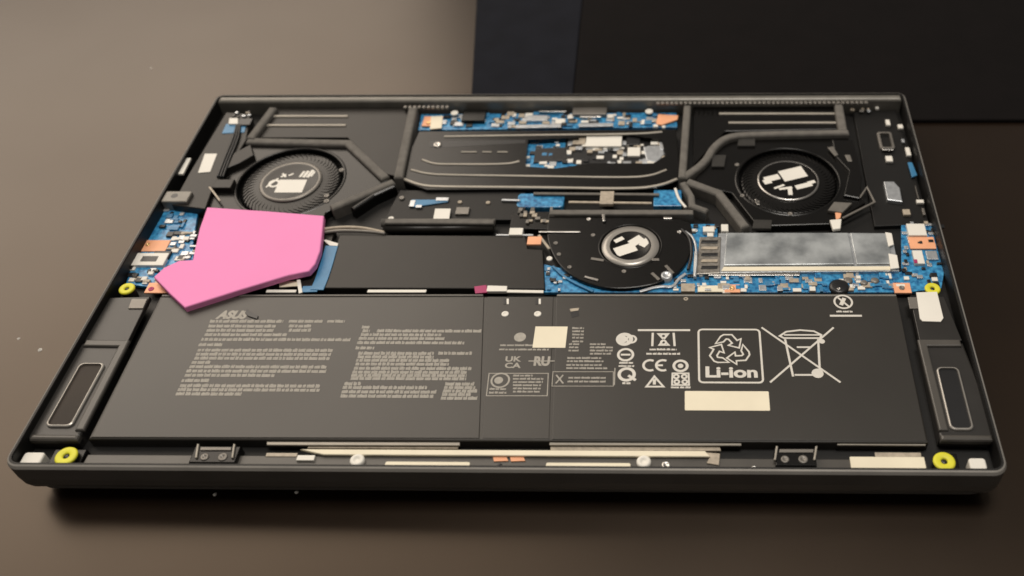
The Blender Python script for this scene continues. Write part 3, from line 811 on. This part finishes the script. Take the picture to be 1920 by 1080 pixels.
# grey foam gaskets round the air ducts
def gasket(pts, w=4.2, zt=15.2, m=M_foam, sm=0): strip('foam_gasket', L, m, pts, w * .88, zt, 3.4, 1.0, sm)
gasket([(512, 200), (468, 258)], 4.6); gasket([(462, 262), (652, 266), (722, 332)], 5.0, 14.2)
gasket([(774, 200), (746, 332)], 5.0); gasket([(738, 338), (620, 388)], 4.4, 14.6)
gasket([(660, 390), (700, 364), (740, 346)], 3.0, 13.8, M_plate)
gasket([(1289, 196), (1279, 332)], 4.2); gasket([(1282, 330), (1322, 302), (1338, 272), (1366, 252), (1420, 249), (1592, 246)], 4.4, 14.8, sm=2)
gasket([(1572, 192), (1581, 244)], 5.0); gasket([(1288, 338), (1348, 360), (1398, 424)], 4.8, 14.6)
gasket([(1280, 340), (1296, 366), (1298, 384), (1326, 394)], 3.6, 14.0)
# lower connector bar between spreader and middle fan
box('blue_shield', L, M_pcb, 972, 362, 1056, 388, 11.0, 1.6, .5, 2.0)
box('blue_shield', L, M_pcb, 1226, 356, 1278, 386, 11.0, 1.6, .3)
strip('white_wire', L, M_white, [(1266, 352), (1272, 372), (1286, 388)], 1.2, 12.0, .8, .2, 2)
br = strip('support_bar', L, M_foam, [(1030, 397), (1300, 397)], 3.2, 13.6, 2.0, .5)
strip('cross_rail', br, M_tan, [(1066, 378), (1222, 380)], 1.3, 12.4, .8, .2); strip('cross_rail', br, M_foam, [(1000, 362), (1236, 364)], 1.6, 12.4, .8, .2)
box('rail_clamp', br, M_tan, 1126, 358, 1150, 382, 12.8, 1.6, .3)
comps(br, (970, 392, 1035, 420), 16, 11.6, 15, (1.2, 3.2), [('clip', M_dsteel), ('clip', M_tan), ('clip', M_foam)])
poly('bracket', L, M_plate, [(960, 398), (1034, 396), (1034, 430), (955, 428)], 11.6, 2.4, .4)
# left of it: black board and white tag
b = poly('black_board', L, M_inner, [(750, 356), (985, 360), (985, 412), (720, 412)], 10.8, 2.0, .3)
poly('silver_strip', b, M_ribbon, [(772, 374), (812, 374), (838, 372), (840, 378), (800, 384), (772, 388)], 11.4, .6, .15)
for x0, y0, x1, y1 in ((770, 375, 776, 387), (780, 384, 790, 389), (818, 370, 840, 376)): box('solder_pad', b, M_silver, x0, y0, x1, y1, 11.7, .5, .1)
box('grey_block', b, M_dsteel, 856, 388, 878, 401, 11.8, 1.0, .2); screw(753, 370, 11.6, 1.2, b, M_dsteel); screw(862, 378, 11.4, 1.0, b, M_tan); screw(915, 379, 11.4, 1.0, b, M_tan)
poly('white_tag', b, M_white, [(816, 391), (845, 391), (842, 411), (812, 411)], 12.4, .4, .06)
strip('thin_rod', b, M_silver, [(940, 374), (975, 375)], 1.2, 11.8, .8, .2)
tube('hinge_tube', L, M_foam, [(716, 418, 11.4), (820, 418, 11.4), (928, 418, 11.4)], 2.0, 12, 0)
tube('hinge_tube', L, M_cover, [(720, 429, 10.8), (820, 429, 10.8), (925, 428, 10.8)], 1.8, 12, 0)
strip('tube_highlight', L, M_foam, [(722, 414), (926, 415)], 2.8, 14.2, 1.2, .5)  # pale strip added to paint the tube's lit top
screw(733, 409, 12.6, 1.3, L, M_white)
for k, pts in enumerate(([(606, 430, 12.4), (640, 426, 12.6), (680, 427, 12.6), (720, 436, 12.0)], [(606, 436, 12.0), (640, 432, 12.2), (690, 434, 12.2), (722, 438, 11.8)])):
    tube('cable', L, M_tan if k == 0 else M_dsteel, pts, .8)
box('white_socket', L, M_white, 956, 427, 979, 440, 12.6, 1.6, .2); strip('thin_rod', L, M_silver, [(930, 440), (1000, 440)], .9, 12.0, .6, .15)
box('orange_pad', L, M_orange, 990, 443, 1014, 458, 12.6, .9, .15); strip('tan_strip', L, M_tan, [(1010, 440), (1030, 466)], 1.2, 12.4, .6, .15)
screw(1030, 484, 12.0, 1.3, L, M_white)

# ------------------------------------------------------------------ left edge details
poly('side_plate', L, M_cover, [(424, 210), (470, 214), (462, 262), (438, 300), (400, 350), (385, 392), (322, 384), (356, 322)], 14.0, 3.0, .4)
sb = poly('small_board', L, M_ribbon, [(424, 232), (462, 232), (458, 248), (416, 250)], 14.3, .8, .1)
poly('white_socket', sb, M_white, [(430, 221), (446, 221), (446, 232), (428, 232)], 15.2, 1.4, .2); box('black_socket', sb, M_chip, 450, 222, 468, 234, 15.2, 1.4, .2)
comps(sb, (432, 212, 470, 222), 7, 14.0, 17, (1.0, 2.0))
for dx in (0, 5, 10):
    tube('thin_cable', L, M_chip, [(444 + dx * .6, 234, 14.8), (438 + dx, 258, 14.8), (420 + dx, 300, 14.8), (408 + dx, 332, 14.4)], .55)
poly('white_tag', L, M_white, [(384, 288), (407, 288), (394, 322), (371, 324)], 14.3, .6, .08)
poly('white_tag', L, M_white, [(349, 296), (358, 296), (343, 326), (334, 326)], 14.6, 1.0, .08)
pb = box('mount_post', L, M_rail, 312, 358, 350, 378, 15.6, 7.0, .5, .8)
pxc, pyc = G(327, 367, 15.6 * mm)
prism('post_hole', pb, M_chip, ellipse_pts(pxc, pyc, .0016, 18), 15.0 * mm, 15.62 * mm)
box('bracket_tab', L, M_cover, 405, 336, 432, 352, 14.8, 2.0, .3)
strip('curved_wire', L, M_tan, [(392, 350), (402, 362), (412, 376)], .9, 14.4, .6, .15, 1)
poly('fan_arm', L, M_cover, [(436, 288), (470, 270), (476, 290), (450, 305), (418, 318)], 14.6, 3.0, .4)

# ------------------------------------------------------------------ right edge details
poly('side_plate', L, M_inner, [(1600, 210), (1680, 208), (1742, 420), (1640, 424), (1622, 330)], 10.2, 2.0, .3)
comps(L, (1588, 196, 1630, 212), 9, 11.4, 18, (1.0, 2.4), [('clip', M_tan), ('clip', M_silver), ('clip', M_dsteel)])
x, y = G(1661, 263, 11.4 * mm)
prism('port_frame', L, M_dsteel, rect_xy(x - .0036, y - .0068, x + .0036, y + .0068, .0014), 10.0 * mm, 11.6 * mm, .0003, [rect_xy(x - .0024, y - .0056, x + .0024, y + .0056, .001)])
box('white_block', L, M_white, 1660, 292, 1675, 302, 11.8, 1.2, .25); box('steel_bar', L, M_steel, 1654, 277, 1675, 281, 12.0, .9, .15)
poly('port_cover', L, M_silver, [(1657, 340), (1676, 340), (1687, 352), (1692, 378), (1664, 374)], 12.0, 1.6, .3)
for x0, y0, x1, y1, m in ((1660, 224, 1670, 234, M_white), (1683, 233, 1694, 240, M_white), (1690, 260, 1697, 266, M_silver), (1697, 276, 1709, 291, M_white), (1718, 374, 1733, 380, M_white), (1716, 348, 1722, 372, M_dsteel), (1640, 195, 1648, 203, M_white), (1728, 390, 1736, 402, M_dsteel), (1692, 392, 1708, 402, M_tan)):
    box('edge_clip', L, m, x0, y0, x1, y1, 11.8, 1.2, .2)
poly('blue_strip', L, M_ribbon, [(1702, 304), (1710, 304), (1720, 328), (1710, 332)], 11.8, .8, .15)
strip('antenna_wire', L, M_dsteel, [(1580, 408), (1640, 378), (1626, 350), (1612, 370)], 1.0, 13.0, .8, .2)
cb = poly('cable_clip', L, M_foam, [(1564, 378), (1598, 380), (1580, 398), (1552, 394)], 13.4, 1.4, .3)
poly('cable_plug', cb, M_orange, [(1566, 398), (1578, 398), (1576, 408), (1568, 412)], 12.8, 1.0, .2); poly('white_plug', cb, M_white, [(1556, 412), (1578, 410), (1576, 428), (1562, 430)], 13.2, 1.4, .3)
poly('duct_arm', L, M_plate, [(1560, 262), (1600, 262), (1616, 330), (1612, 372), (1582, 366), (1592, 320), (1566, 292)], 13.4, 2.0, .5)
for pts in ([(1552, 276), (1562, 274), (1572, 290), (1566, 292)], [(1584, 290), (1594, 290), (1598, 302), (1590, 302)]): poly('duct_tab', L, M_dsteel, pts, 13.9, .8, .2)

# ------------------------------------------------------------------ pink sheet lying on top
zp = 15.0
outl = [(388, 388), (496, 395), (607, 404), (604, 436), (600, 470), (591, 494), (579, 508), (540, 516), (450, 543), (346, 576), (318, 550), (288, 519), (308, 501), (336, 488), (361, 487), (366, 462), (374, 428)]
pk = prism('pink_foam_sheet', None, M_pink, [G(x, y, (zp + 1.0) * mm) for x, y in outl], 13.06 * mm, (zp + 1.0) * mm, .0005)
tag(pk, 'bright pink cut foam sheet lying across the left fan and battery edge', 'foam sheet')

# ------------------------------------------------------------------ dark mat behind, crumbs on the table
sl = bpy.data.objects.new('desk_mat', None); C.objects.link(sl)
sl.location = (0, 0, 0)
tag(sl, 'thin black fabric desk mat with a dark navy end behind the laptop', 'desk mat')
def on_line(x_top, x_bot, y):                   # a mat edge running along a line seen in the photo
    (ax, ay), (bx, by) = G(x_top, 20, TZ + .002), G(x_bot, 170, TZ + .002)
    return (ax + (bx - ax) * (y - ay) / (by - ay), y)
el, em = (892, 884), (1090, 1075)
prism('navy_panel', sl, M_navy, [on_line(*el, .2325), on_line(*em, .2325), on_line(*em, .60), on_line(*el, .60)], TZ, TZ + .0020, .0008)
px_, py_ = on_line(*em, .2325); qx_, qy_ = on_line(*em, .60)
prism('black_panel', sl, M_sleeve, [(px_ + .0004, py_), (.50, .2325), (.50, .60), (qx_ + .0004, qy_)], TZ, TZ + .0022, .0008)
for x, y, r, lab in ((35, 635, .0007, 'smaller of two pale crumbs on the table beside the left speaker'),
                     (75, 656, .0010, 'larger of two pale crumbs on the table beside the left speaker'),
                     (403, 927, .0008, 'tiny pale crumb on the table in front of the left catch block'),
                     (556, 923, .0008, 'tiny pale crumb on the table in front of the small white block'),
                     (283, 128, .0006, 'tiny pale crumb on the table behind the left fan corner of the laptop')):
    gx, gy = G(x, y, TZ)
    V = [(gx + r * math.cos(a) * random.uniform(.7, 1.2), gy + r * math.sin(a) * random.uniform(.7, 1.2), TZ) for a in [k * math.pi / 3 for k in range(6)]] + [(gx, gy, TZ + r * .9)]
    o = link('crumb', new_mesh('crumb', V, [(k, (k + 1) % 6, 6) for k in range(6)]), M_white)
    tag(o, lab, 'crumb', 'crumbs on the table')
